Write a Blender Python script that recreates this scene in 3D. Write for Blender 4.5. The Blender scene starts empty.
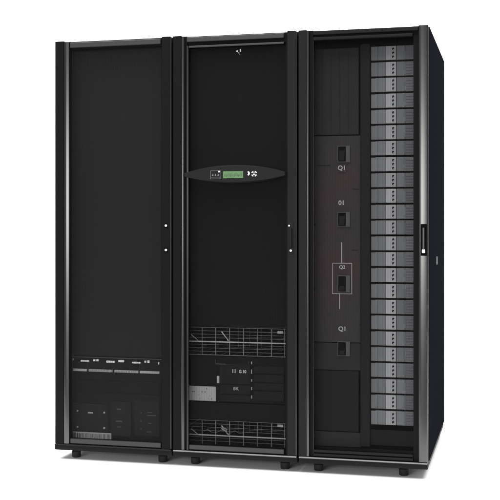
import bpy, bmesh, math, random
from mathutils import Vector, Matrix
random.seed(7)
scene = bpy.context.scene
COL = scene.collection
PI = math.pi

# ------------------------------------------------------------------ camera
CAM = (2.191, -4.80, 1.111)
RT = (0.970, 0.243); FW = (-0.243, 0.970)
cd = bpy.data.cameras.new("camera"); cam = bpy.data.objects.new("camera", cd); COL.objects.link(cam)
cd.sensor_width = 36; cd.lens = 36 * 1060 / 500; cd.shift_y = -20 / 500; cd.clip_end = 200
cam.location = CAM
cam.rotation_euler = (PI / 2, 0, math.atan2(0.243, 0.970))
scene.camera = cam

# ------------------------------------------------------------------ world and lamps (a white studio sweep)
w = bpy.data.worlds.new("World"); scene.world = w; w.use_nodes = True
w.node_tree.nodes["Background"].inputs[0].default_value = (0.93, 0.96, 1.0, 1)
w.node_tree.nodes["Background"].inputs[1].default_value = 0.38

def area(name, loc, target, sx, sy, power, color=(1, 1, 1)):
    d = bpy.data.lights.new(name, 'AREA'); d.shape = 'RECTANGLE'; d.size = sx; d.size_y = sy
    d.energy = power; d.color = color
    o = bpy.data.objects.new(name, d); COL.objects.link(o); o.location = loc
    v = Vector(target) - Vector(loc); o.rotation_euler = v.to_track_quat('-Z', 'Y').to_euler()
    return o
area("overhead_softbox", (0.9, -0.7, 5.6), (0.9, -0.7, 0), 8.6, 7.4, 1250)
area("backdrop_lamp", (0.9, 1.75, 4.9), (0.3, 4.6, 1.4), 7.0, 0.6, 90)
area("front_softbox", (-0.42, -6.6, 1.42), (0.6, 0, 1.2), 4.5, 1.5, 215, (1.0, 0.99, 0.98))

vs = scene.view_settings
vs.view_transform = 'Standard'; vs.look = 'None'; vs.exposure = 0.0; vs.gamma = 1

# ------------------------------------------------------------------ materials
MATS = {}
def mat(name, col, rough=0.5, metal=0.0, spec=0.5, emit=None, noise=0.0, bump=0.0, scale=60.0, stretch=(1, 1, 1)):
    m = bpy.data.materials.new(name); m.use_nodes = True
    nt = m.node_tree; b = nt.nodes["Principled BSDF"]
    b.inputs["Base Color"].default_value = (*col, 1); b.inputs["Roughness"].default_value = rough
    b.inputs["Metallic"].default_value = metal; b.inputs["Specular IOR Level"].default_value = spec
    if emit:
        b.inputs["Emission Color"].default_value = (*emit[:3], 1); b.inputs["Emission Strength"].default_value = emit[3]
    if noise or bump:
        tc = nt.nodes.new("ShaderNodeTexCoord"); mp = nt.nodes.new("ShaderNodeMapping")
        mp.inputs["Scale"].default_value = stretch
        n = nt.nodes.new("ShaderNodeTexNoise"); n.inputs["Scale"].default_value = scale; n.inputs["Detail"].default_value = 4
        nt.links.new(tc.outputs["Object"], mp.inputs[0]); nt.links.new(mp.outputs[0], n.inputs["Vector"])
        if noise:
            mr = nt.nodes.new("ShaderNodeMapRange")
            mr.inputs["To Min"].default_value = 1 - noise; mr.inputs["To Max"].default_value = 1 + noise
            nt.links.new(n.outputs["Fac"], mr.inputs["Value"])
            mx = nt.nodes.new("ShaderNodeVectorMath"); mx.operation = 'SCALE'; mx.inputs[0].default_value = col
            nt.links.new(mr.outputs[0], mx.inputs["Scale"]); nt.links.new(mx.outputs[0], b.inputs["Base Color"])
        if bump:
            bp = nt.nodes.new("ShaderNodeBump"); bp.inputs["Strength"].default_value = bump; bp.inputs["Distance"].default_value = 0.001
            nt.links.new(n.outputs["Fac"], bp.inputs["Height"]); nt.links.new(bp.outputs[0], b.inputs["Normal"])
    MATS[name] = m
    return m

def pane_mat(name, col, opacity):
    """finely perforated dark steel sheet: holes too small to see, part of the light passes"""
    m = bpy.data.materials.new(name); m.use_nodes = True; nt = m.node_tree
    b = nt.nodes["Principled BSDF"]; out = nt.nodes["Material Output"]
    b.inputs["Base Color"].default_value = (*col, 1); b.inputs["Roughness"].default_value = 0.6
    b.inputs["Specular IOR Level"].default_value = 0.08
    t = nt.nodes.new("ShaderNodeBsdfTransparent"); mx = nt.nodes.new("ShaderNodeMixShader")
    mx.inputs[0].default_value = opacity
    tc = nt.nodes.new("ShaderNodeTexCoord"); wv = nt.nodes.new("ShaderNodeTexWave")
    wv.wave_type = 'BANDS'; wv.bands_direction = 'X'; wv.inputs["Scale"].default_value = 26; wv.inputs["Distortion"].default_value = 0.6
    wv.inputs["Detail Scale"].default_value = 0.3
    mr = nt.nodes.new("ShaderNodeMapRange"); mr.inputs["To Min"].default_value = opacity - 0.025; mr.inputs["To Max"].default_value = opacity + 0.025
    nt.links.new(tc.outputs["Object"], wv.inputs["Vector"]); nt.links.new(wv.outputs["Fac"], mr.inputs["Value"])
    nt.links.new(mr.outputs[0], mx.inputs[0])
    nt.links.new(t.outputs[0], mx.inputs[1]); nt.links.new(b.outputs[0], mx.inputs[2]); nt.links.new(mx.outputs[0], out.inputs["Surface"])
    MATS[name] = m
    return m

M_back = mat("white_paper", (0.95, 0.95, 0.95), 0.9, spec=0.1, noise=0.005, scale=3)
M_coat = mat("black_powder_coat", (0.0063, 0.0063, 0.0067), 0.6, spec=0.048, noise=0.05, bump=0.15, scale=900)
M_side = mat("black_side_panel", (0.0091, 0.0101, 0.0126), 0.85, spec=0.000, noise=0.05, bump=0.12, scale=900)
M_bar = mat("charcoal_bar", (0.0125, 0.0127, 0.0132), 0.5, spec=0.048, noise=0.04, bump=0.10, scale=900)
M_black = mat("matt_black", (0.004, 0.004, 0.004), 0.8, spec=0.03)
M_cav = mat("black_interior", (0.005, 0.005, 0.005), 0.7, spec=0.030)
M_silver = mat("brushed_aluminium", (0.0883, 0.0883, 0.0861), 0.25, metal=1.0, noise=0.04, scale=400, stretch=(1, 1, 0.02))
M_ledge = mat("ledge_highlight", (0.085, 0.085, 0.084), 0.4, metal=1.0, noise=0.25, scale=14)  # brighter copy for lit ledges: the plinth edge highlight put into the colour
M_edge = mat("satin_edge", (0.0496, 0.0496, 0.0496), 0.33, metal=1.0, noise=0.04, scale=400, stretch=(1, 1, 0.02))
M_rail = mat("grey_rail", (0.0252, 0.0252, 0.0264), 0.45, metal=0.4, noise=0.05, scale=200)
M_plinth = mat("plinth_coat", (0.0095, 0.0095, 0.01), 0.5, spec=0.060, noise=0.05, bump=0.1, scale=700)
M_rubber = mat("black_rubber", (0.015, 0.015, 0.015), 0.75, spec=0.2, noise=0.1, scale=80)
M_chrome = mat("bright_metal", (0.85, 0.85, 0.84), 0.25, metal=0.6, emit=None)
M_white = mat("white_print", (0.95, 0.95, 0.94), 0.6, spec=0.2)
M_dimprint = mat("grey_print", (0.45, 0.45, 0.44), 0.6, spec=0.2)
M_faint = mat("faint_print", (0.072, 0.072, 0.075), 0.6, spec=0.2)
M_equip = mat("dark_equipment", (0.0115, 0.0115, 0.0125), 0.6, spec=0.090, noise=0.08, bump=0.1, scale=500)
M_equip2 = mat("darker_equipment", (0.007, 0.007, 0.008), 0.6, spec=0.060, noise=0.08, scale=300)
M_plate = mat("silver_label", (0.4125, 0.42, 0.4125), 0.5, metal=0.1, noise=0.20, scale=160)
M_mod = mat("grey_module_plastic", (0.132, 0.136, 0.1424), 0.5, spec=0.35, noise=0.07, bump=0.1, scale=300)
M_modl = mat("pale_module_latch", (0.288, 0.292, 0.3), 0.45, spec=0.4, noise=0.06, scale=200)
M_modd = mat("grey_module_grille", (0.1107, 0.114, 0.1205), 0.5, spec=0.35, noise=0.10, scale=120, stretch=(1, 1, 6))
def vary(m, amount):
    """each copy of a thing gets its own slight shade of the plastic"""
    nt = m.node_tree; b = nt.nodes["Principled BSDF"]; src = b.inputs["Base Color"].links[0].from_socket
    oi = nt.nodes.new("ShaderNodeObjectInfo"); mr = nt.nodes.new("ShaderNodeMapRange")
    mr.inputs["To Min"].default_value = 1 - amount; mr.inputs["To Max"].default_value = 1 + amount
    mx = nt.nodes.new("ShaderNodeVectorMath"); mx.operation = 'SCALE'
    nt.links.new(oi.outputs["Random"], mr.inputs["Value"]); nt.links.new(src, mx.inputs[0]); nt.links.new(mr.outputs[0], mx.inputs["Scale"])
    nt.links.new(mx.outputs[0], b.inputs["Base Color"])
for m_, k_ in ((M_mod, 0.13), (M_modl, 0.10), (M_modd, 0.16)): vary(m_, k_)
M_divide = mat("divider_steel", (0.0098, 0.0103, 0.0109), 0.55, spec=0.09, noise=0.05, scale=300)
M_wire = mat("zinc_wire", (0.264, 0.264, 0.286), 0.4, metal=0.3, noise=0.1, scale=100)
M_wired = mat("dull_wire", (0.15, 0.15, 0.165), 0.5, metal=0.4, noise=0.1, scale=100)
M_lcd = mat("green_display", (0.03, 0.10, 0.02), 0.4, emit=(0.09, 0.33, 0.05, 0.15))
M_lcdd = mat("display_characters", (0.008, 0.03, 0.006), 0.5, emit=(0.01, 0.05, 0.008, 0.2))
M_bezel = mat("bezel_black", (0.0095, 0.0095, 0.0098), 0.5, spec=0.090, noise=0.04, scale=300)
P1 = pane_mat("perforated_sheet_dense", (0.0163, 0.0163, 0.0168), 0.24)
P2 = pane_mat("perforated_sheet_mid", (0.0065, 0.0065, 0.0068), 0.24)
P3 = pane_mat("perforated_sheet_open", (0.008, 0.008, 0.0085), 0.16)

# breaker panel: dark grey paint with a faint blotchy maroon tint in its middle
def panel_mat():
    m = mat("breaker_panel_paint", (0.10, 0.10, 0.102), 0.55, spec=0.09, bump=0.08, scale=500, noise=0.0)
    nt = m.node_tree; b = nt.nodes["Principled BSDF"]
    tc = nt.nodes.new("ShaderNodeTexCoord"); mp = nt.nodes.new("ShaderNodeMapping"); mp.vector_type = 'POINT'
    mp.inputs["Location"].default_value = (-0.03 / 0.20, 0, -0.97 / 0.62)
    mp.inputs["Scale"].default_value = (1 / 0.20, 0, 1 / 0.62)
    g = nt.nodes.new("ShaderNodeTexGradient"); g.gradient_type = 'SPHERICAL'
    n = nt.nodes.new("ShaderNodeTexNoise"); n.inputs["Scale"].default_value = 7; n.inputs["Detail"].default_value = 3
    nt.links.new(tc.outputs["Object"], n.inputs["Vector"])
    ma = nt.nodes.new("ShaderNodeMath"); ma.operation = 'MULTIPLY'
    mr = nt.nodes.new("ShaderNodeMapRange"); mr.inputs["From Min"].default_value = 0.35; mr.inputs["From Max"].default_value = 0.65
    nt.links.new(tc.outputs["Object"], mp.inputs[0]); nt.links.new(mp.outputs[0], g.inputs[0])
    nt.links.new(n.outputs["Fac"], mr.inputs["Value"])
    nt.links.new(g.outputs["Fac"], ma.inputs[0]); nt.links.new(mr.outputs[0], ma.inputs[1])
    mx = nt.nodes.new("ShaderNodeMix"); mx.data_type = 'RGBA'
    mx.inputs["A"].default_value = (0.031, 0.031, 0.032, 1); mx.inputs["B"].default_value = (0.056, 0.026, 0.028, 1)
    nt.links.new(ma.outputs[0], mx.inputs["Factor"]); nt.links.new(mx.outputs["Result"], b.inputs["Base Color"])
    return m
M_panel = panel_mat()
M_switch = mat("switch_plastic", (0.062, 0.062, 0.064), 0.5, spec=0.25, noise=0.1, scale=200)
M_panel2 = mat("dark_panel_paint", (0.02, 0.02, 0.0208), 0.55, spec=0.09, noise=0.10, scale=90, stretch=(1, 1, 0.03))
M_panel3 = mat("darker_panel_paint", (0.0085, 0.0085, 0.0088), 0.55, spec=0.09, noise=0.10, scale=90, stretch=(1, 1, 0.03))

# ------------------------------------------------------------------ helpers
def at(px, py, Y):
    """a measured photo position -> (x, z) on the upright plane at depth Y"""
    a = (px - 250) / 1060.0
    dx = FW[0] + RT[0] * a; dy = FW[1] + RT[1] * a
    t = (Y - CAM[1]) / dy
    return CAM[0] + t * dx, CAM[2] + t * (230 - py) / 1060.0
def ax(px, Y): return at(px, 0, Y)[0]
def az(px, py, Y): return at(px, py, Y)[1]

def box(bm, x0, x1, y0, y1, z0, z1, bev=0.0, seg=2):
    r = bmesh.ops.create_cube(bm, size=1.0)
    vs_ = r['verts']
    for v in vs_:
        v.co = Vector(((x0 + x1) / 2 + v.co.x * (x1 - x0), (y0 + y1) / 2 + v.co.y * (y1 - y0), (z0 + z1) / 2 + v.co.z * (z1 - z0)))
    if bev > 0:
        es = {e for v in vs_ for e in v.link_edges}
        bmesh.ops.bevel(bm, geom=list(es), offset=bev, segments=seg, profile=0.5, affect='EDGES')
def prism(bm, pts, z0, z1):
    """outline in x,y extruded upright"""
    a = [bm.verts.new((x, y, z0)) for x, y in pts]; b = [bm.verts.new((x, y, z1)) for x, y in pts]
    n = len(pts)
    for i in range(n):
        bm.faces.new((a[i], a[(i + 1) % n], b[(i + 1) % n], b[i]))
    bm.faces.new(a[::-1]); bm.faces.new(b)
def plate(bm, pts, y0, y1):
    """outline in x,z with thickness from y0 (front) to y1"""
    a = [bm.verts.new((x, y0, z)) for x, z in pts]; b = [bm.verts.new((x, y1, z)) for x, z in pts]
    n = len(pts)
    for i in range(n):
        bm.faces.new((a[i], a[(i + 1) % n], b[(i + 1) % n], b[i]))
    bm.faces.new(a[::-1]); bm.faces.new(b)
def cyl(bm, p0, p1, r, seg=16, r2=None):
    p0 = Vector(p0); p1 = Vector(p1); d = p1 - p0
    q = d.to_track_quat('Z', 'Y').to_matrix().to_4x4()
    bmesh.ops.create_cone(bm, cap_ends=True, segments=seg, radius1=r, radius2=r if r2 is None else r2, depth=d.length,
                          matrix=Matrix.Translation((p0 + p1) / 2) @ q)
def frame(bm, x0, x1, z0, z1, t, y0, y1):
    box(bm, x0, x0 + t, y0, y1, z0, z1); box(bm, x1 - t, x1, y0, y1, z0, z1)
    box(bm, x0 + t, x1 - t, y0, y1, z1 - t, z1); box(bm, x0 + t, x1 - t, y0, y1, z0, z0 + t)

def make(name, bm, m, parent=None, smooth=False, label=None):
    bmesh.ops.recalc_face_normals(bm, faces=bm.faces[:])
    me = bpy.data.meshes.new(name); bm.to_mesh(me); bm.free(); me.materials.append(m)
    if smooth:
        for p in me.polygons: p.use_smooth = True
        me.set_sharp_from_angle(angle=math.radians(35)) if hasattr(me, 'set_sharp_from_angle') else None
    o = bpy.data.objects.new(name, me); COL.objects.link(o)
    if parent:
        o.parent = parent; off = WORLD.get(parent, Vector((0, 0, 0)))
        me.transform(Matrix.Translation(-off))
        WORLD[o] = off
    if label: o['label'] = label
    return o
WORLD = {}
def one(name, m, parent, *a, **k):
    bm = bmesh.new(); box(bm, *a, **k); return make(name, bm, m, parent)
def thing(name, label, cat, loc, group=None):
    o = bpy.data.objects.new(name, None); COL.objects.link(o); o.location = loc; o.empty_display_size = 0.05
    o['label'] = label; o['category'] = cat
    if group: o['group'] = group
    WORLD[o] = Vector(loc)
    return o
def writing(text, x, z, y, size, m, parent, name="lettering", sx=1.0):
    c = bpy.data.curves.new("t", 'FONT'); c.body = text; c.size = size; c.align_x = 'CENTER'; c.align_y = 'CENTER'
    c.extrude = 0.0004; c.offset = size * 0.012
    t = bpy.data.objects.new("t", c); COL.objects.link(t)
    t.matrix_world = Matrix.Translation((x, y, z)) @ Matrix.Rotation(PI / 2, 4, 'X') @ Matrix.Diagonal((sx, 1, 1, 1))
    bpy.context.view_layer.update()
    dg = bpy.context.evaluated_depsgraph_get()
    me = bpy.data.meshes.new_from_object(t.evaluated_get(dg)); me.transform(t.matrix_world)
    bpy.data.objects.remove(t); bpy.data.curves.remove(c)
    me.name = name; me.materials.clear(); me.materials.append(m)
    o = bpy.data.objects.new(name, me); COL.objects.link(o); o.parent = parent
    me.transform(Matrix.Translation(-WORLD[parent])); WORLD[o] = WORLD[parent]
    return o

# ------------------------------------------------------------------ setting
ZF = -0.011
bm = bmesh.new()
prof = [(-1.0, ZF), (2.6, ZF)]
for i in range(1, 13):
    a = i / 12 * PI / 2; prof.append((2.6 + 2.0 * math.sin(a), ZF + 2.0 * (1 - math.cos(a))))
prof.append((4.6, 6.5))
rows = []
for y, z in prof: rows.append([bm.verts.new((x, y, z)) for x in (-8, 10)])
for a, b in zip(rows, rows[1:]): bm.faces.new((a[0], a[1], b[1], b[0]))
fl = make("floor", bm, M_back, smooth=True); fl['kind'] = 'structure'

# ------------------------------------------------------------------ cabinets
ZB, ZT = 0.066, 2.034            # top of plinth, top of cabinet
DEPTH = 1.07
def cabinet(x0, x1, label):
    c = thing("equipment_cabinet", label, "equipment cabinet", ((x0 + x1) / 2, DEPTH / 2, ZF), "tall black equipment cabinets standing in a row")
    g = 0.0014
    a, b = x0 + g, x1 - g
    bm = bmesh.new()                      # carcass, open to the front
    box(bm, a + 0.002, a + 0.022, 0.042, DEPTH - 0.004, 0.0672, ZT - 0.0242)
    box(bm, b - 0.022, b - 0.002, 0.042, DEPTH - 0.004, 0.0672, ZT - 0.0242)
    box(bm, a + 0.022, b - 0.022, 0.042, DEPTH - 0.02, 0.0672, ZB + 0.02)
    box(bm, a + 0.022, b - 0.022, DEPTH - 0.0199, DEPTH - 0.004, 0.0673, ZT - 0.0242)
    make("carcass", bm, M_cav, c)
    one("roof", M_coat, c, a, b, 0.038, DEPTH, ZT - 0.024, ZT, bev=0.004)
    return c, a, b

def foot(c, x, y):
    bm = bmesh.new()
    cyl(bm, (x, y, ZF + 0.012), (x, y, 0.036), 0.012, 20)
    cyl(bm, (x, y, ZF + 0.001), (x, y, ZF + 0.004), 0.018, 24, 0.0215)
    cyl(bm, (x, y, ZF + 0.004), (x, y, ZF + 0.030), 0.0215, 24, 0.0225)
    cyl(bm, (x, y, ZF + 0.030), (x, y, ZF + 0.034), 0.0225, 24, 0.017)
    make("foot", bm, M_rubber, c, smooth=True)

def plinth(c, a, b, lit):
    bm = bmesh.new()
    box(bm, a + .0015, b - .0005, 0.0, DEPTH - 0.002, 0.036, 0.0598, bev=0.004, seg=3)
    p = make("plinth", bm, M_plinth, c)
    bm = bmesh.new(); sec = [(-0.0075, 0.0602), (-0.0075, 0.0616), (-0.0030, 0.0662), (0.03, 0.0662), (0.03, 0.0602)]
    va = [bm.verts.new((a + 0.004, y, z)) for y, z in sec]; vb = [bm.verts.new((b - 0.003, y, z)) for y, z in sec]
    for i in range(5): bm.faces.new((va[i], va[(i + 1) % 5], vb[(i + 1) % 5], vb[i]))
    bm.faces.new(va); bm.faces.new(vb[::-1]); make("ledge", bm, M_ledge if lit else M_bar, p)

def arc_strip(bm, x0, x1, y, bulge, z0, z1, n=8):
    pts = [(x0 + (x1 - x0) * i / n, y - bulge * math.sin(PI * i / n)) for i in range(n + 1)]
    pts += [(x1, y + 0.008), (x0, y + 0.008)]
    prism(bm, pts, z0, z1)

# --- left cabinet
c1, a, b = cabinet(0.0, 0.6068, "left black cabinet of three, two bright lock pins on its right door bar")
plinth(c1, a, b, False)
for x in (0.085, 0.535): foot(c1, x, 0.075); foot(c1, x, 0.99)
bm = bmesh.new()
prism(bm, [(a, 0.036), (a, 0.010), (a + 0.003, 0.003), (a + 0.010, 0.0), (0.0505, -0.003), (0.0518, 0.0), (0.0518, 0.036)], 0.068, ZT - 0.002)
prism(bm, [(0.0800, 0.006), (0.0835, 0.006), (0.0835, 0.036), (0.0518, 0.036), (0.0518, 0.010), (0.0800, 0.010)], 0.069, ZT - 0.004)
prism(bm, [(0.5535, 0.036), (0.5535, 0.004), (0.5555, 0.0), (0.5975, -0.001), (0.5975, 0.036)], 0.068, ZT - 0.002)
prism(bm, [(0.5490, 0.012), (0.5535, 0.012), (0.5535, 0.034), (0.5490, 0.034)], 0.068, ZT - 0.004)
plate(bm, [(0.0835, 1.9900), (0.549, 1.9900), (0.549, ZT - 0.004), (0.0835, ZT - 0.004)], 0.012, 0.036)
d1 = make("door", bm, M_coat, c1)
bm = bmesh.new()
box(bm, 0.0835, 0.549, -0.002, 0.0115, 1.998, 2.024, bev=0.003); make("top_rail", bm, M_rail, d1)
one("bottom_rail", M_rail, d1, 0.0835, 0.549, 0.002, 0.016, 0.070, 0.094, bev=0.003)
bm = bmesh.new(); arc_strip(bm, 0.0525, 0.0795, -0.001, 0.0030, 0.070, ZT - 0.006); make("trim_strip", bm, M_silver, d1, smooth=True)
bm = bmesh.new(); arc_strip(bm, 0.5982, 0.6036, -0.001, 0.0012, 0.070, ZT - 0.006); make("trim_strip", bm, M_edge, d1, smooth=True)
one("mesh_pane", P1, d1, 0.0840, 0.5485, 0.014, 0.017, 0.096, 1.989)
for py in (225.6, 250):
    bm = bmesh.new(); x, z = at(166, py, -0.004); cyl(bm, (x, -0.008, z), (x, 0.001, z), 0.0048, 16, 0.006)
    o = make("lock_pin", bm, M_chrome, d1, smooth=True)
    one("pin_socket", M_black, d1, x - 0.009, x + 0.009, -0.0016, 0.001, z - 0.011, z + 0.011, bev=0.0008)

# --- middle cabinet
c2, a, b = cabinet(0.6078, 1.2148, "middle black cabinet of three, lens shaped control strip with green display across its door")
plinth(c2, a, b, True)
for x in (0.700, 1.140): foot(c2, x, 0.075); foot(c2, x, 0.99)
bm = bmesh.new()
prism(bm, [(a, 0.036), (a, 0.004), (a + 0.003, 0.0), (0.6500, -0.002), (0.6525, 0.002), (0.6525, 0.036)], 0.068, ZT - 0.002)
prism(bm, [(0.6525, 0.010), (0.6790, 0.010), (0.6790, 0.036), (0.6525, 0.036)], 0.069, ZT - 0.004)
prism(bm, [(1.1545, 0.018), (1.1650, 0.018), (1.1650, 0.034), (1.1545, 0.034)], 0.068, ZT - 0.004)
plate(bm, [(0.679, 1.984), (1.1545, 1.984), (1.1545, ZT - 0.004), (0.679, ZT - 0.004)], 0.018, 0.036)
d2 = make("door", bm, M_coat, c2)
bm = bmesh.new(); prism(bm, [(1.1652, 0.036), (1.1652, 0.004), (1.1672, 0.0), (1.2045, -0.001), (1.2045, 0.036)], 0.068, ZT - 0.002)
make("door_bar", bm, M_bar, d2)
one("top_rail", M_rail, d2, 0.679, 1.150, -0.001, 0.0175, 2.001, 2.024, bev=0.003)
one("bottom_rail", M_rail, d2, 0.690, 1.150, 0.002, 0.016, 0.071, 0.093, bev=0.003)
bm = bmesh.new(); arc_strip(bm, 0.6532, 0.6675, -0.001, 0.0030, 0.070, ZT - 0.006); make("trim_strip", bm, M_silver, d2, smooth=True)
bm = bmesh.new(); arc_strip(bm, 1.2052, 1.2115, -0.001, 0.0015, 0.070, ZT - 0.006); make("trim_strip", bm, M_edge, d2, smooth=True)
bm = bmesh.new(); prism(bm, [(0.6795, 0.016), (0.6795, 0.001), (0.6875, 0.0), (0.6885, 0.016)], 0.070, 1.983)
box(bm, 0.6890, 1.150, 0.002, 0.016, 1.9735, 1.983, bev=0.0015); make("inner_frame", bm, M_edge, d2)
one("mesh_pane", P2, d2, 0.6890, 1.1543, 0.018, 0.021, 0.096, 1.972)
# badge below the top rail
bm = bmesh.new(); x, z = at(238.5, 51, 0.01)
prismpts = [(x - 0.014, z), (x - 0.006, z + 0.005), (x - 0.003, z), (x - 0.006, z - 0.005)]
plate(bm, prismpts, 0.0120, 0.0175); box(bm, x + 0.006, x + 0.010, 0.0120, 0.0175, z - 0.003, z + 0.009)
box(bm, x - 0.001, x + 0.002, 0.0135, 0.0175, z - 0.010, z - 0.006); box(bm, x + 0.004, x + 0.006, 0.0135, 0.0175, z - 0.016, z - 0.013)
make("badge", bm, M_dimprint, d2)
# pull handle between two lock pins
bm = bmesh.new(); x0, z0 = at(289, 254, 0); x1, z1 = at(293.2, 222, 0)
box(bm, x0 - 0.004, x1, -0.0022, 0.001, z0, z1, bev=0.0008); box(bm, x0 + 0.002, x1 - 0.005, -0.012, -0.002, z0 + 0.028, z1 - 0.028, bev=0.003)
make("handle", bm, M_bezel, d2)
for px, py, r in ((289.2, 225.7, 0.0038), (290.8, 250.6, 0.0056)):
    bm = bmesh.new(); x, z = at(px, py, -0.006); cyl(bm, (x, -0.009, z), (x, 0.001, z), r * 0.85, 16, r); make("lock_pin", bm, M_chrome, d2, smooth=True)
# control strip
YC = -0.028
def lens(k):
    pts = []
    cx0, cx1 = ax(184.0, YC), ax(285.3, YC); zc = az(235, 174.2, YC)
    n = 28
    for i in range(n + 1):
        u = -1 + 2 * i / n; h = (0.0345 * (1 - abs(u) ** 2.2) + 0.0085) * k
        pts.append(((cx0 + cx1) / 2 + u * (cx1 - cx0) / 2 * (1 if k == 1 else 0.992), zc + h))
    for i in range(n, -1, -1):
        u = -1 + 2 * i / n; h = (0.0325 * (1 - abs(u) ** 2.2) + 0.0085) * k
        pts.append(((cx0 + cx1) / 2 + u * (cx1 - cx0) / 2 * (1 if k == 1 else 0.992), zc - h))
    return pts
bm = bmesh.new()
P_, Q_ = lens(1), lens(0.86)
ra = [bm.verts.new((x, YC + 0.008, z)) for x, z in P_]; rb = [bm.verts.new((x, YC, z)) for x, z in Q_]
rc = [bm.verts.new((x, 0.0, z)) for x, z in P_]; n = len(P_)
for i in range(n):
    j = (i + 1) % n
    bm.faces.new((ra[i], ra[j], rb[j], rb[i])); bm.faces.new((rc[i], rc[j], ra[j], ra[i]))
bm.faces.new(rb); bm.faces.new(rc[::-1])
cs = make("control_strip", bm, M_bezel, c2)
def rect(px0, py0, px1, py1, Y, pc=None):
    x0, x1 = ax(px0, Y), ax(px1, Y); pm = (px0 + px1) / 2
    return x0, x1, az(pm, py1, Y), az(pm, py0, Y)
x0, x1, z0, z1 = rect(223, 171.2, 243.2, 178.2, YC)
one("display", M_lcd, cs, x0, x1, YC - 0.0015, YC + 0.002, z0, z1, bev=0.0006)
bm = bmesh.new()
nchar = 9
for i in range(nchar):
    cx = x0 + 0.010 + (x1 - x0 - 0.02) * i / (nchar - 1)
    hh = (z1 - z0)
    box(bm, cx - 0.0012, cx + 0.0012, YC - 0.0024, YC - 0.0016, z0 + hh * 0.25, z1 - hh * (0.32 + 0.12 * (i % 3 == 1)))
    if i % 2: box(bm, cx - 0.0034, cx - 0.0013, YC - 0.0024, YC - 0.0016, z0 + hh * 0.25, z0 + hh * 0.38)
make("display_characters", bm, M_lcdd, cs)
x0, x1, z0, z1 = rect(210.5, 170.6, 221, 179, YC)
bm = bmesh.new(); frame(bm, x0, x1, z0, z1, 0.0012, YC - 0.0012, YC + 0.001)
zm = (z0 + z1) / 2; wd = x1 - x0
for k in range(3):
    cx = x0 + wd * (0.22 + 0.26 * k)
    plate(bm, [(cx - 0.004, zm - 0.004), (cx + 0.004, zm - 0.004), (cx, zm + 0.005)], YC - 0.0012, YC + 0.001)
box(bm, x0 + 0.0013, x1 - 0.0013, YC - 0.0011, YC + 0.001, zm - 0.0115, zm - 0.0102)
make("mimic_diagram", bm, M_wired, cs)
one("status_light", M_white, cs, x1 - 0.012, x1 - 0.004, YC - 0.002, YC + 0.001, z1 - 0.008, z1 - 0.002)
bx, bz = at(254.2, 173.8, YC)
bm = bmesh.new(); r = 0.0135                   # round keypad of curved keys
for s, e in ((20, 70), (110, 160), (200, 250), (290, 340)):
    pts = [(bx + r * math.cos(math.radians(t)), bz + r * math.sin(math.radians(t))) for t in range(s, e + 1, 10)]
    pts += [(bx + 0.7 * r * math.cos(math.radians(t)), bz + 0.7 * r * math.sin(math.radians(t))) for t in range(e, s - 1, -10)]
    plate(bm, pts, YC - 0.003, YC + 0.001)
make("keypad_ring", bm, M_white, cs)
for k in (-1, 1): one("button", M_white, cs, bx - 0.005, bx + 0.005, YC - 0.003, YC + 0.001, bz + k * 0.0035 - 0.0014, bz + k * 0.0035 + 0.0014, bev=0.0005)
bx2, bz2 = at(248.6, 173.4, YC)
bm = bmesh.new()
pts = [(bx2 + 0.009 * math.cos(math.radians(t)) - 0.003, bz2 + 0.010 * math.sin(math.radians(t))) for t in range(-80, 81, 16)]
pts += [(bx2 - 0.006 + 0.005 * math.cos(math.radians(t)), bz2 + 0.006 * math.sin(math.radians(t))) for t in range(80, -81, -20)]
plate(bm, pts, YC - 0.003, YC + 0.001); make("button", bm, M_white, cs)

# --- right cabinet
c3, a, b = cabinet(1.2168, 1.8110, "right black cabinet of three, wide silver door post, grey modules showing through its door")
plinth(c3, a, b, True)
for x in (1.300, 1.695): foot(c3, x, 0.075); foot(c3, x, 0.99)
bm = bmesh.new()
prism(bm, [(1.2690, 0.012), (1.2860, 0.012), (1.2860, 0.036), (1.2580, 0.036), (1.2580, 0.014), (1.2690, 0.014)], 0.069, ZT - 0.004)
prism(bm, [(1.7440, 0.018), (1.7695, 0.018), (1.7695, 0.036), (1.7440, 0.036)], 0.068, ZT - 0.004)
prism(bm, [(1.7695, 0.036), (1.7695, 0.008), (1.8100, 0.008), (1.8100, 0.036)], 0.068, ZT - 0.002)
plate(bm, [(1.286, 1.984), (1.744, 1.984), (1.744, ZT - 0.004), (1.286, ZT - 0.004)], 0.020, 0.036)
d3 = make("door", bm, M_coat, c3)
bm = bmesh.new(); prism(bm, [(a, 0.036), (a, 0.004), (a + 0.003, 0.0), (1.2575, -0.001), (1.2578, 0.036)], 0.068, ZT - 0.002)
make("door_bar", bm, M_bar, d3)
one("top_rail", M_bar, d3, 1.287, 1.766, 0.0, 0.0195, 2.008, 2.026, bev=0.003)
one("top_rail", M_bar, d3, 1.287, 1.742, 0.004, 0.0195, 1.984, 1.998, bev=0.003)
bm = bmesh.new(); arc_strip(bm, 1.2582, 1.2686, -0.001, 0.0025, 0.070, ZT - 0.006); make("trim_strip", bm, M_silver, d3, smooth=True)
bm = bmesh.new(); arc_strip(bm, 1.2862, 1.2892, 0.010, 0.0010, 0.070, 1.983); make("trim_strip", bm, M_edge, d3, smooth=True)
one("mesh_pane", P3, d3, 1.2894, 1.7438, 0.020, 0.023, 0.100, 1.983)
bm = bmesh.new()
for z0_, z1_ in ((0.070, 0.082), (0.0875, 0.0985)): box(bm, 1.287, 1.743, 0.006, 0.0195, z0_, z1_, bev=0.002)
make("bottom_rail", bm, M_bar, d3)
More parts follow.
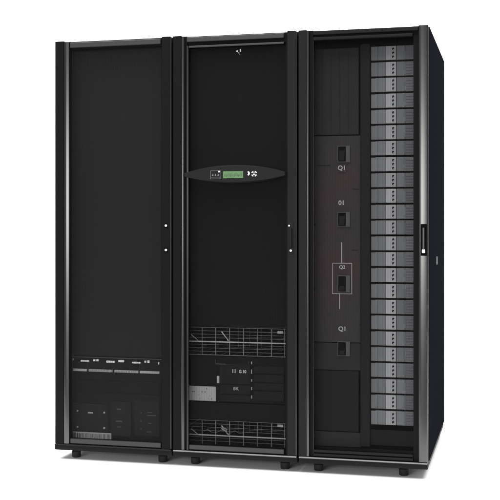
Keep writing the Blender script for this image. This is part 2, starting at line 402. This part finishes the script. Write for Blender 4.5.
# wide post, chamfered sides, a well cut for the swing handle
hx0, hz0 = at(420.4, 255.8, 0); hx1, hz1 = at(426.9, 224.0, 0)
bm = bmesh.new()
def post(z0, z1, x0=1.7700, x1=1.8106):
    prism(bm, [(x0, 0.0078), (x0, 0.001), (x0 + 0.003, -0.0015), ((x0 + x1) / 2, -0.0032), (x1 - 0.0035, -0.0015), (x1, 0.002), (x1, 0.0078)], z0, z1)
post(0.070, hz0); post(hz1, ZT - 0.004)
prism(bm, [(1.7700, 0.0078), (1.7700, 0.001), (1.773, -0.0015), (hx0, -0.0022), (hx0, 0.0078)], hz0, hz1)
prism(bm, [(hx1, 0.0078), (hx1, -0.0024), (1.8071, -0.0015), (1.8106, 0.002), (1.8106, 0.0078)], hz0, hz1)
bmesh.ops.remove_doubles(bm, verts=bm.verts[:], dist=1e-5)
make("door_post", bm, M_silver, d3, smooth=True)
bm = bmesh.new(); frame(bm, hx0 + 0.0003, hx1 - 0.0003, hz0 + 0.0003, hz1 - 0.0003, 0.0058, -0.006, 0.0075)
box(bm, hx0 + 0.006, hx1 - 0.006, 0.004, 0.0078, hz0 + 0.006, hz1 - 0.006)
box(bm, hx0 + 0.006, hx1 - 0.006, -0.0055, 0.004, hz1 - 0.014, hz1 - 0.0062)
hd = make("handle", bm, M_black, d3)
bm = bmesh.new(); box(bm, hx0 + 0.0085, hx1 - 0.0085, -0.010, 0.003, hz0 + 0.012, hz1 - 0.016, bev=0.003)
make("lever", bm, M_edge, hd)
bm = bmesh.new(); x = (hx0 + hx1) / 2; z = az(423.5, 251.2, 0)
box(bm, x - 0.0068, x + 0.0068, -0.0115, -0.004, z - 0.008, z + 0.008, bev=0.002); make("lock", bm, M_white, hd)
# side panel of the right cabinet
bm = bmesh.new(); box(bm, 1.8098, 1.8135, 0.046, DEPTH, 0.067, ZT - 0.002, bev=0.0012)
sp = make("side_panel", bm, M_side, c3)
lz = az(435.5, 260.5, 0.5)
bm = bmesh.new(); box(bm, 1.8136, 1.8150, 0.49, 0.52, lz - 0.02, lz + 0.02, bev=0.0004); make("latch", bm, M_dimprint, sp)

# joining brackets under the seams
for x, c in ((0.6075, c2), (1.2158, c3)):
    bm = bmesh.new(); box(bm, x - 0.030, x - 0.006, 0.02, 0.06, 0.0300, 0.0355, bev=0.001); box(bm, x + 0.004, x + 0.026, 0.02, 0.06, 0.0295, 0.0355, bev=0.001)
    cyl(bm, (x - 0.018, 0.04, 0.026), (x - 0.018, 0.04, 0.031), 0.007, 6); cyl(bm, (x + 0.015, 0.04, 0.026), (x + 0.015, 0.04, 0.031), 0.007, 6)
    make("joining_bracket", bm, M_rubber, c)

# ------------------------------------------------------------------ inside the left cabinet
YI = 0.08
def blank(c, x0, x1, z0, z1, m=M_equip, y=YI, name="blanking_panel", d=0.004, label=None):
    bm = bmesh.new(); box(bm, x0, x1, y, y + d, z0, z1, bev=0.001); return make(name, bm, m, c, label=label)
L0, L1 = 0.028, 0.580
zt_b = az(115, 357.6, YI)                      # top of the terminal tray
blank(c1, L0, L1, zt_b + 0.006, 2.004)
t = thing("terminal_tray", "shallow dark tray with white terminals and four pale label strips in the left cabinet", "tray", (0.30, 0.25, az(115, 380, YI)))
z_l = az(115, 371, YI)
one("housing", M_equip2, t, L0 + 0.004, L1 - 0.004, YI, 0.50, az(115, 380, YI), zt_b)
one("front_lip", M_faint, t, L0 + 0.004, L1 - 0.004, YI - 0.008, YI - 0.0002, zt_b - 0.003, zt_b, bev=0.0006)
for p0, p1, n in ((69.5, 86.5, 0), (88.5, 112, 18), (114.2, 138, 16), (139.8, 159.3, 0)):
    x0, x1 = ax(p0, YI - 0.01), ax(p1, YI - 0.01)
    s = one("label_strip", M_dimprint, t, x0, x1, YI - 0.010, YI - 0.0002, z_l - 0.0055, z_l + 0.0055, bev=0.001)
    if n:
        bm = bmesh.new()
        for i in range(n):
            xx = x0 + (x1 - x0) * (i + 0.5 + random.uniform(-.2, .2)) / n
            box(bm, xx - 0.0007, xx + 0.0007, YI - 0.0106, YI - 0.0101, z_l - 0.0045, z_l + 0.0045)
        make("marking", bm, M_equip, s)
for p0, p1, py, h in ((70, 73, 359.3, .010), (80.6, 88.8, 361.0, .0065), (93, 95.2, 360.4, .008), (96.2, 98.6, 360.4, .009), (106.2, 114.6, 361.8, .008),
                      (118.2, 124, 361.2, .009), (132, 140.4, 362.8, .0065), (144.3, 146.2, 361.8, .008), (147.2, 149.6, 361.8, .012), (158, 159.2, 363.4, .010)):
    x0, x1 = ax(p0, YI - 0.01), ax(p1, YI - 0.01); zz = az((p0 + p1) / 2, py, YI - 0.01)
    bm = bmesh.new(); n = max(1, round((x1 - x0) / 0.010))
    for i in range(n):
        u0 = x0 + (x1 - x0) * i / n; u1 = x0 + (x1 - x0) * (i + 0.86) / n; hh = h * random.uniform(.9, 1.25) / 2
        box(bm, u0, u1, YI - 0.009, YI - 0.0002, zz - hh, zz + hh, bev=0.0008)
    make("terminal", bm, M_white, t)
for p in (87.5, 113, 139.5):
    bm = bmesh.new(); x = ax(p, YI); cyl(bm, (x + 0.004, YI - 0.004, zt_b - 0.02), (x, YI - 0.004, z_l + 0.008), 0.0009, 8)
    make("cable", bm, M_faint, t)
t = thing("switching_unit", "dark unit at the foot of the left cabinet, with screws and a barcoded silver plate", "switching unit", (0.30, 0.30, ZB + 0.02))
zb1, zt1 = ZB + 0.022, az(115, 380.6, YI)
bm = bmesh.new(); box(bm, L0 + 0.004, L1 - 0.004, YI + 0.006, 0.60, zb1, az(115, 394, YI), bev=0.002)
box(bm, L0 + 0.004, L1 - 0.004, YI + 0.014, 0.60, az(115, 394, YI) + 0.0005, zt1, bev=0.002)
make("housing", bm, M_equip2, t)
x0, x1, z0, z1 = rect(72, 404, 108, 431, YI); blank(t, x0, x1, z0, z1, M_equip, YI - 0.002, "front_plate", 0.007)
x0, x1, z0, z1 = rect(111, 402, 131, 436, YI); blank(t, x0, x1, z0, z1, M_equip, YI - 0.004, "front_plate", 0.009)
x0, x1, z0, z1 = rect(134, 401, 159, 436, YI); blank(t, x0, x1, z0, z1, M_equip, YI, "front_plate", 0.005)
for px, py, r in ((77.3, 411, .0042), (104, 412.8, .0048), (77.3, 427, .0045), (104, 428.2, .0055), (140.8, 413, .0042), (140.8, 421.2, .0042), (140.8, 429, .0040)):
    x, z = at(px, py, YI - 0.006); bm = bmesh.new(); cyl(bm, (x, YI - 0.0062, z), (x, YI - 0.0024 if px < 110 else YI - 0.0002, z), r * .8, 14, r)
    make("screw", bm, M_dimprint if px < 110 else M_faint, t, smooth=True)
for p0, p1, py, h, m in ((88, 92.8, 412.8, .006, M_dimprint), (117, 121, 409.3, .007, M_faint), (116, 122, 421.3, .007, M_faint), (117.5, 121, 427, .004, M_faint),
                         (147.5, 152, 412.6, .004, M_faint), (147, 156, 415.6, .005, M_faint), (148, 151.5, 423.3, .004, M_faint), (147, 151.5, 432, .004, M_faint)):
    x0, x1 = ax(p0, YI - .005), ax(p1, YI - .005); zz = az((p0 + p1) / 2, py, YI - .005)
    one("marking", m, t, x0, x1, YI - 0.0056, YI - 0.0042 if p0 > 110 else YI - 0.0024, zz - h / 2, zz + h / 2)
x0, x1, z0, z1 = rect(70.5, 432.7, 111, 439.6, YI - .01)
pl = one("barcode_plate", M_plate, t, x0, x1, YI - 0.010, YI + 0.0055, z0, z1, bev=0.0015)
bm = bmesh.new(); x = x0 + 0.006
while x < x1 - 0.006:
    wd = random.choice((.0012, .0018, .0028)) * (1.3 if x < x0 + 0.07 else 0.8)
    box(bm, x, x + wd, YI - 0.0107, YI - 0.0101, z0 + random.uniform(.003, .008), z1 - random.uniform(.003, .006)); x += wd + random.uniform(.003, .007)
make("barcode", bm, M_divide, pl)

# ------------------------------------------------------------------ inside the middle cabinet
R0, R1 = 0.634, 1.190
def wire_basket(pyt, pyr, pyb, label, tilt):
    px = 235
    zt, zr, zb = az(px, pyt, YI), az(px, pyr, YI), az(px, pyb, YI)
    t = thing("wire_basket", label, "wire basket", ((R0 + R1) / 2, 0.28, zb), "wire baskets inside the middle cabinet")
    D = 0.34
    bm = bmesh.new(); ys = YI
    for p in (188, 202.2, 215.7, 229.6, 243.6, 257.4, 271.5, 284.5):
        x = ax(p, YI); big = p in (215.7, 229.6, 271.5, 243.6)
        cyl(bm, (x, ys, zb), (x, ys, zt), 0.0022 if big else 0.0014, 8)
    n = 9
    for i in range(n):
        z = zb + (zt - zb) * i / (n - 1)
        if abs(z - zr) < 0.006: continue
        cyl(bm, (R0 + .006, ys + .002, z), (R1 - .006, ys + .002, z), 0.0013 if i in (0, n - 1) else 0.0007, 6)
    for i in range(10):                      # floor and back of the basket
        x = R0 + .01 + (R1 - R0 - .02) * i / 9
        cyl(bm, (x, ys, zb), (x, ys + D, zb), 0.0012, 6); cyl(bm, (x, ys + D, zb), (x, ys + D, zt), 0.0010, 6)
    for i in range(6):
        z = zb + (zt - zb) * i / 5; cyl(bm, (R0 + .006, ys + D, z), (R1 - .006, ys + D, z), 0.0010, 6)
    for s in (R0 + .008, R1 - .008):
        for i in range(4):
            z = zb + (zt - zb) * i / 3; cyl(bm, (s, ys, z), (s, ys + D, z), 0.0014, 6)
    make("wire_grid", bm, M_wire, t, smooth=True)
    one("rail", M_plate, t, R0 + .004, R1 - .004, ys - 0.006, ys - 0.0024, zr - 0.0030, zr + 0.0030, bev=0.001)
    for p0, q0, p1, q1, r in ((191.2, pyr - 5.5, 197.5, pyr - 1.5, .0022), (221.5, pyr - 10, 228, pyr - 2, .0032)):
        A = at(p0, q0 - (235 - p0) * .048, YI - .01); B = at(p1, q1 - (235 - p1) * .02, YI - .01)
        bm = bmesh.new(); cyl(bm, (A[0], YI - .010, A[1]), (B[0], YI - .010, B[1]), r, 10, r * .6)
        cyl(bm, (B[0], YI - .010, B[1]), (B[0], YI - .0002, B[1] - 0.004), r, 10)
        make("latch", bm, M_wire if p0 < 200 else M_plate, t, smooth=True)
    if tilt:
        A = at(224, pyr - 6.5, YI - .012); bm = bmesh.new()
        cyl(bm, (A[0] - .012, YI - .014, A[1] + .006), (A[0] + .014, YI - .014, A[1] - .010), .0045, 10, .003)
        cyl(bm, (A[0] - .004, YI - .016, A[1] + .012), (A[0] + .016, YI - .013, A[1] + .002), .0022, 8)
        cyl(bm, (A[0] + .012, YI - .014, A[1] + .004), (A[0] + .014, YI - .014, A[1] - .018), .0022, 8)
        make("clip", bm, M_wire, t, smooth=True)
        bm = bmesh.new(); P = [Vector((ax(203 + 1.0 * q, YI), YI + .02 + .01 * math.sin(q * .7), zr + .007 * math.sin(q * .45) + .014)) for q in range(40)]
        for u, v in zip(P, P[1:]): cyl(bm, u, v, .0014, 8)
        make("cable", bm, M_wire, t, smooth=True)
    x0, x1, z0, z1 = rect(277.5, pyt + 3.2, 283, pyt + 5.6, YI - .005)
    one("tag", M_dimprint, t, x0, x1, YI - 0.005, YI - 0.0024, z0, z1)
    # dull battery blocks lying in the basket
    return t, zb, zt
w1, zb_u, zt_u = wire_basket(328.0, 342.2, 355.6, "upper wire basket inside the middle cabinet, just above the dark control unit", False)
w2, zb_l, zt_l = wire_basket(421.5, 436.2, 449.0, "lower wire basket inside the middle cabinet, just above its bottom rail", True)
blank(c2, R0, R1, zt_u + 0.008, 2.004, M_equip2, YI - 0.01)
zmid0, zmid1 = az(235, 402.5, YI), az(235, 357.0, YI)
blank(c2, R0, R1, zt_l + 0.006, zmid0 - 0.003, M_equip2, YI - 0.008)
blank(c2, R0, R1, zb_l, zt_l, M_black, YI + 0.36, d=0.01); blank(c2, R0, R1, zb_u, zt_u, M_black, YI + 0.36, d=0.01)
t = thing("control_unit", "dark control unit between the two wire baskets, with white lettering and a silver plate", "control unit", ((R0 + R1) / 2, 0.3, zmid0))
one("housing", M_equip2, t, R0 + .002, R1 - .002, YI, 0.6, zmid0, zmid1, bev=0.002)
x0, x1, z0, z1 = rect(203.5, 363.5, 251, 401.5, YI - .004); fx0, fx1 = ax(217, YI - .004), ax(250.5, YI - .004)
one("front_plate", M_equip2, t, fx0 - 0.012, fx0 - .001, YI - 0.006, YI - .0002, z0, z1, bev=0.001)
one("front_plate", M_equip, t, fx0 + 0.014, fx1, YI - 0.006, YI - .0002, z0 + (z1 - z0) * .46, z1, bev=0.001)
one("front_plate", M_equip, t, fx0 + 0.014, fx1, YI - 0.006, YI - .0002, z0 + (z1 - z0) * .20, z0 + (z1 - z0) * .44, bev=0.001)
one("front_plate", M_equip, t, fx0 + 0.014, fx1, YI - 0.006, YI - .0002, z0, z0 + (z1 - z0) * .18, bev=0.001)
for q0, q1 in ((366.5, 373.5), (374.5, 382), (383, 390), (391, 400.5)):
    u0, u1, v0, v1 = rect(254, q0 + 0.4, 284, q1 + 0.4, YI - .004)
    one("slot_cover", M_equip, t, u0, u1, YI - 0.008, YI - .0002, v0, v1, bev=0.0015)
for py, h in ((362.9, .012), (371.7, .020), (380.5, .012), (388.5, .014), (397, .014)):
    x, z = at(251.6, py, YI - .006); one("indicator", M_dimprint, t, x - .0016, x + .0016, YI - 0.008, YI - .0002, z - h / 2, z + h / 2)
x, z = at(248.6, 362.6, YI - .006); one("indicator", M_faint, t, x - .0014, x + .0014, YI - 0.008, YI - .0002, z - .006, z + .006)
x, z = at(234, 371.3, YI - .007); writing("11", x, z, YI - 0.0072, 0.025, M_white, t, sx=0.9)
x, z = at(242.6, 371.7, YI - .007); writing("G 10", x, z, YI - 0.0072, 0.021, M_white, t, sx=0.85)
x, z = at(236, 388.8, YI - .007); writing("8K", x, z, YI - 0.0072, 0.022, M_dimprint, t, sx=1.1)
u0, u1, v0, v1 = rect(217, 376, 219.3, 383, YI - .008); one("connector", M_dimprint, t, u0, u1, YI - 0.010, YI - .0062, v0, v1)
u0, u1, v0, v1 = rect(215.3, 363.6, 226, 364.4, YI - .006); one("bracket", M_faint, t, u0, u1, YI - 0.008, YI - .0002, v0, v1)
one("bracket", M_faint, t, u0, u0 + .0022, YI - 0.008, YI - .0002, v1 + .0002, v1 + 0.018)
u0, u1, v0, v1 = rect(187, 386.3, 216.0, 400.6, YI - .008)
pl = one("silver_plate", M_plate, t, u0, u1, YI - 0.012, YI - .0002, v0, v1, bev=0.0015)
for i in range(4):
    for j in range(16):
        if random.random() < .20:
            bm = bmesh.new()
            xx = u0 + 0.012 + (u1 - u0 - .02) * j / 16; zz = v0 + 0.008 + (v1 - v0 - .016) * i / 3.3
            box(bm, xx, xx + random.choice((.002, .004, .005)), YI - 0.0127, YI - 0.0121, zz, zz + random.choice((.002, .006)))
            make("marking", bm, M_modd, pl)

# ------------------------------------------------------------------ inside the right cabinet
S0 = 1.240; xd = ax(361.2, YI)
PX = 338
zA = az(PX, 135.5, YI); zBk = az(PX, 340, YI)
tp = thing("breaker_panel", "tall dark grey breaker panel with four switch slots, left of the grey power modules", "breaker panel", ((S0 + xd) / 2, YI + .05, 0.12))
def panel(m, pt, pb, x1=xd - 0.004, name="plate", y=YI):
    bm = bmesh.new(); box(bm, S0, x1, y, y + 0.004, az(PX, pb, YI), az(PX, pt, YI), bev=0.0012)
    return make(name, bm, m, tp)
panel(M_panel2, 48.5, 134.8, xd - 0.012)
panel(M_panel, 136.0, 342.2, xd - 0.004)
panel(M_panel2, 343.0, 370.0)
panel(M_panel2, 432.0, 446.5)
panel(M_panel3, 370.8, 431.2, xd - 0.012)
one("surround", M_divide, tp, xd - 0.0035, xd - 0.0005, YI - .004, YI + .01, az(PX, 446, YI), az(PX, 47, YI))
# vertical grooves on the upper and lower plates
bm = bmesh.new()
for p in (322.5, 331, 339.5, 348):
    x = ax(p, YI - .001); box(bm, x, x + 0.0012, YI - 0.0012, YI - 0.0001, az(PX, 133, YI), az(PX, 50, YI))
make("ribs", bm, M_panel3, tp)
for i, (px, py, pt, pb) in enumerate(((341.8, 168, 145.8, 162.2), (341.6, 203, 212, 226.6), (341.8, 266.6, 275.5, 292.2), (342.2, 329, 341.5, 356))):
    u0, u1, v0, v1 = rect(337.6, pt, 350.0, pb, YI - .002)
    bm = bmesh.new(); frame(bm, u0, u1, v0, v1, 0.003, YI - 0.006, YI - .0002); box(bm, u0 + (u1 - u0) * .68, u1 - 0.0031, YI - 0.005, YI - .0002, v0 + .0031, v1 - .0031)
    sw = make("breaker_switch", bm, M_switch, tp)
    bm = bmesh.new(); box(bm, u0 + .0035, u0 + (u1 - u0) * .66, YI - 0.0022, YI - .0004, v0 + .0035, v1 - .0035); make("recess", bm, M_black, sw)
    bm = bmesh.new(); hz = v1 - (v1 - v0) * (.30 if i < 2 else .62)
    box(bm, u0 + .008, u0 + (u1 - u0) * .58, YI - 0.012, YI - .0024, v0 + .006, hz, bev=0.002); make("toggle", bm, M_panel3, sw)
x, z = at(341.8, 168, YI); writing("Q1", x, z, YI - 0.0005, 0.029, M_dimprint, tp); one("marking", M_divide, tp, x - .016, x + .018, YI - 0.0008, YI - .0001, z - .024, z - .021)
x, z = at(341.6, 203, YI); writing("01", x, z, YI - 0.0005, 0.030, M_plate, tp)
x, z = at(342.2, 267.2, YI); writing("Q2", x, z, YI - 0.0005, 0.022, M_plate, tp)
x, z = at(342.4, 329, YI); writing("Q1", x, z, YI - 0.0005, 0.029, M_plate, tp)
bm = bmesh.new()                                     # line diagram round the third switch
u0, u1, v0, v1 = rect(332.4, 263, 352, 294, YI); frame(bm, u0, u1, v0, v1, 0.0020, YI - 0.0009, YI - .0001)
x = ax(341.7, YI); box(bm, x - .0012, x + .0012, YI - .0009, YI - .0001, v1, az(341, 242.5, YI))
x = ax(339.6, YI); box(bm, x - .0010, x + .0010, YI - .0009, YI - .0001, az(341, 309, YI), v0)
make("line_diagram", bm, M_plate, tp)
for p0, p1, q in ((352.5, 359.5, 189.2), (351.5, 358.5, 250.2), (317, 330.5, 165.6)):
    u0, u1, v0, v1 = rect(p0, q - .5, p1, q + .5, YI); one("marking", M_divide, tp, u0, u1, YI - 0.0009, YI - .0001, v0, v1)
for px, py in ((361.6 - 1, 208.3), (314.7, 224.5), (362 - 1, 143.5), (314.7, 289.2), (360.6, 325)):
    x, z = at(px, py, YI); bm = bmesh.new(); cyl(bm, (x, YI - .0025, z), (x, YI - .0002, z), .004, 12); make("screw", bm, M_black, tp)

one("divider", M_divide, c3, xd + 0.001, 1.5405, YI - 0.012, YI + 0.6, az(366, 446, YI), az(366, 44.5, YI), bev=0.001)
blank(c3, 1.5415, 1.785, az(390, 446, YI), az(390, 430.5, YI), M_panel3, YI + 0.004)
blank(c3, S0, 1.785, az(350, 447.5, YI) - 0.035, az(350, 447.5, YI) - 0.004, M_panel3, YI + 0.01)
# grey power modules
ORD = ["Topmost", "Second", "Third", "Fourth", "Fifth", "Sixth", "Seventh", "Eighth", "Ninth", "Tenth", "Eleventh", "Twelfth"]
N = 24
ztop, zbot = 1.9586, 0.2094
pitch = (ztop - zbot) / N
X0, X1 = 1.5440, 1.784
def make_module():
    t = thing("power_module", "", "power module", ((X0 + X1) / 2, YI + .2, 0.0), "grey power modules stacked in the right cabinet")
    h = pitch - 0.0082
    xa, xb, xc, xe = ax(386, YI), ax(396.2, YI), ax(405.0, YI), X1
    one("housing", M_mod, t, X0 + .001, X1, YI + .012, YI + .45, 0.001, h - .001)
    bm = bmesh.new(); box(bm, X0, ax(378, YI) - .0003, YI, YI + .0115, 0, h, bev=0.0012)
    box(bm, ax(378, YI) + .0003, xa - .0008, YI, YI + .0115, 0, h, bev=0.0012); make("front_cover", bm, M_mod, t)
    one("latch_strip", M_modl, t, xa, xb, YI - .003, YI + .0115, 0.0005, h - .0005, bev=0.0014)
    bm = bmesh.new(); box(bm, xb + .0022, xc - .0003, YI, YI + .0115, 0, h, bev=0.0012); make("front_cover", bm, M_mod, t)
    bm = bmesh.new(); box(bm, xc + .0003, xe, YI + .001, YI + .0115, 0, h, bev=0.0012)
    for k in range(4): box(bm, xc + .004, xe - .006, YI - .0012, YI + .0009, h * (.16 + .2 * k), h * (.16 + .2 * k) + .007, bev=0.0006)
    make("grille", bm, M_modd, t)
    bxx = ax(393.2, YI - .004)
    for k in (0.22, 0.5, 0.78):
        bm = bmesh.new(); box(bm, bxx - .0046, bxx + .0042, YI - .0048, YI - .0031, h * k - .0052, h * k + .0048, bev=0.0012)
        b_ = make("button", bm, M_black, t)
        one("button_highlight", M_plate, b_, bxx + .0008, bxx + .0040, YI - .0058, YI - .0049, h * k - .0048, h * k - .0018)  # pale chip painted on as the button's white highlight
    one("notch", M_black, t, X0 - .0005, X0 + .021, YI - .0012, YI + .011, h - .0010, h + .0078)
    return t
proto = make_module()
def copy_tree(o, parent=None):
    c = o.copy(); COL.objects.link(c)
    if parent: c.parent = parent
    for ch in [k for k in bpy.data.objects if k.parent == o]: copy_tree(ch, c)
    return c
for i in range(N):
    o = proto if i == N - 1 else copy_tree(proto)
    o.location.z = ztop - (i + 1) * pitch + 0.0060 + random.uniform(-0.0005, 0.0005)
    o.location.y += random.uniform(-0.0012, 0.0012); o.location.x += random.uniform(-0.0004, 0.0004)
    if i < 12: lab = "%s grey power module from the top of the column in the right cabinet" % ORD[i]
    else:
        k = N - 1 - i
        lab = "%s grey power module from the bottom of the column in the right cabinet" % (["Lowest"] + ORD[1:])[k]
    if i == 0: lab = "Topmost grey power module in the column in the right cabinet"
    if i == N - 1: lab = "Lowest grey power module in the right cabinet, above the blank black panel"
    o['label'] = lab

scene.render.engine = 'CYCLES'
scene.cycles.transparent_max_bounces = 12
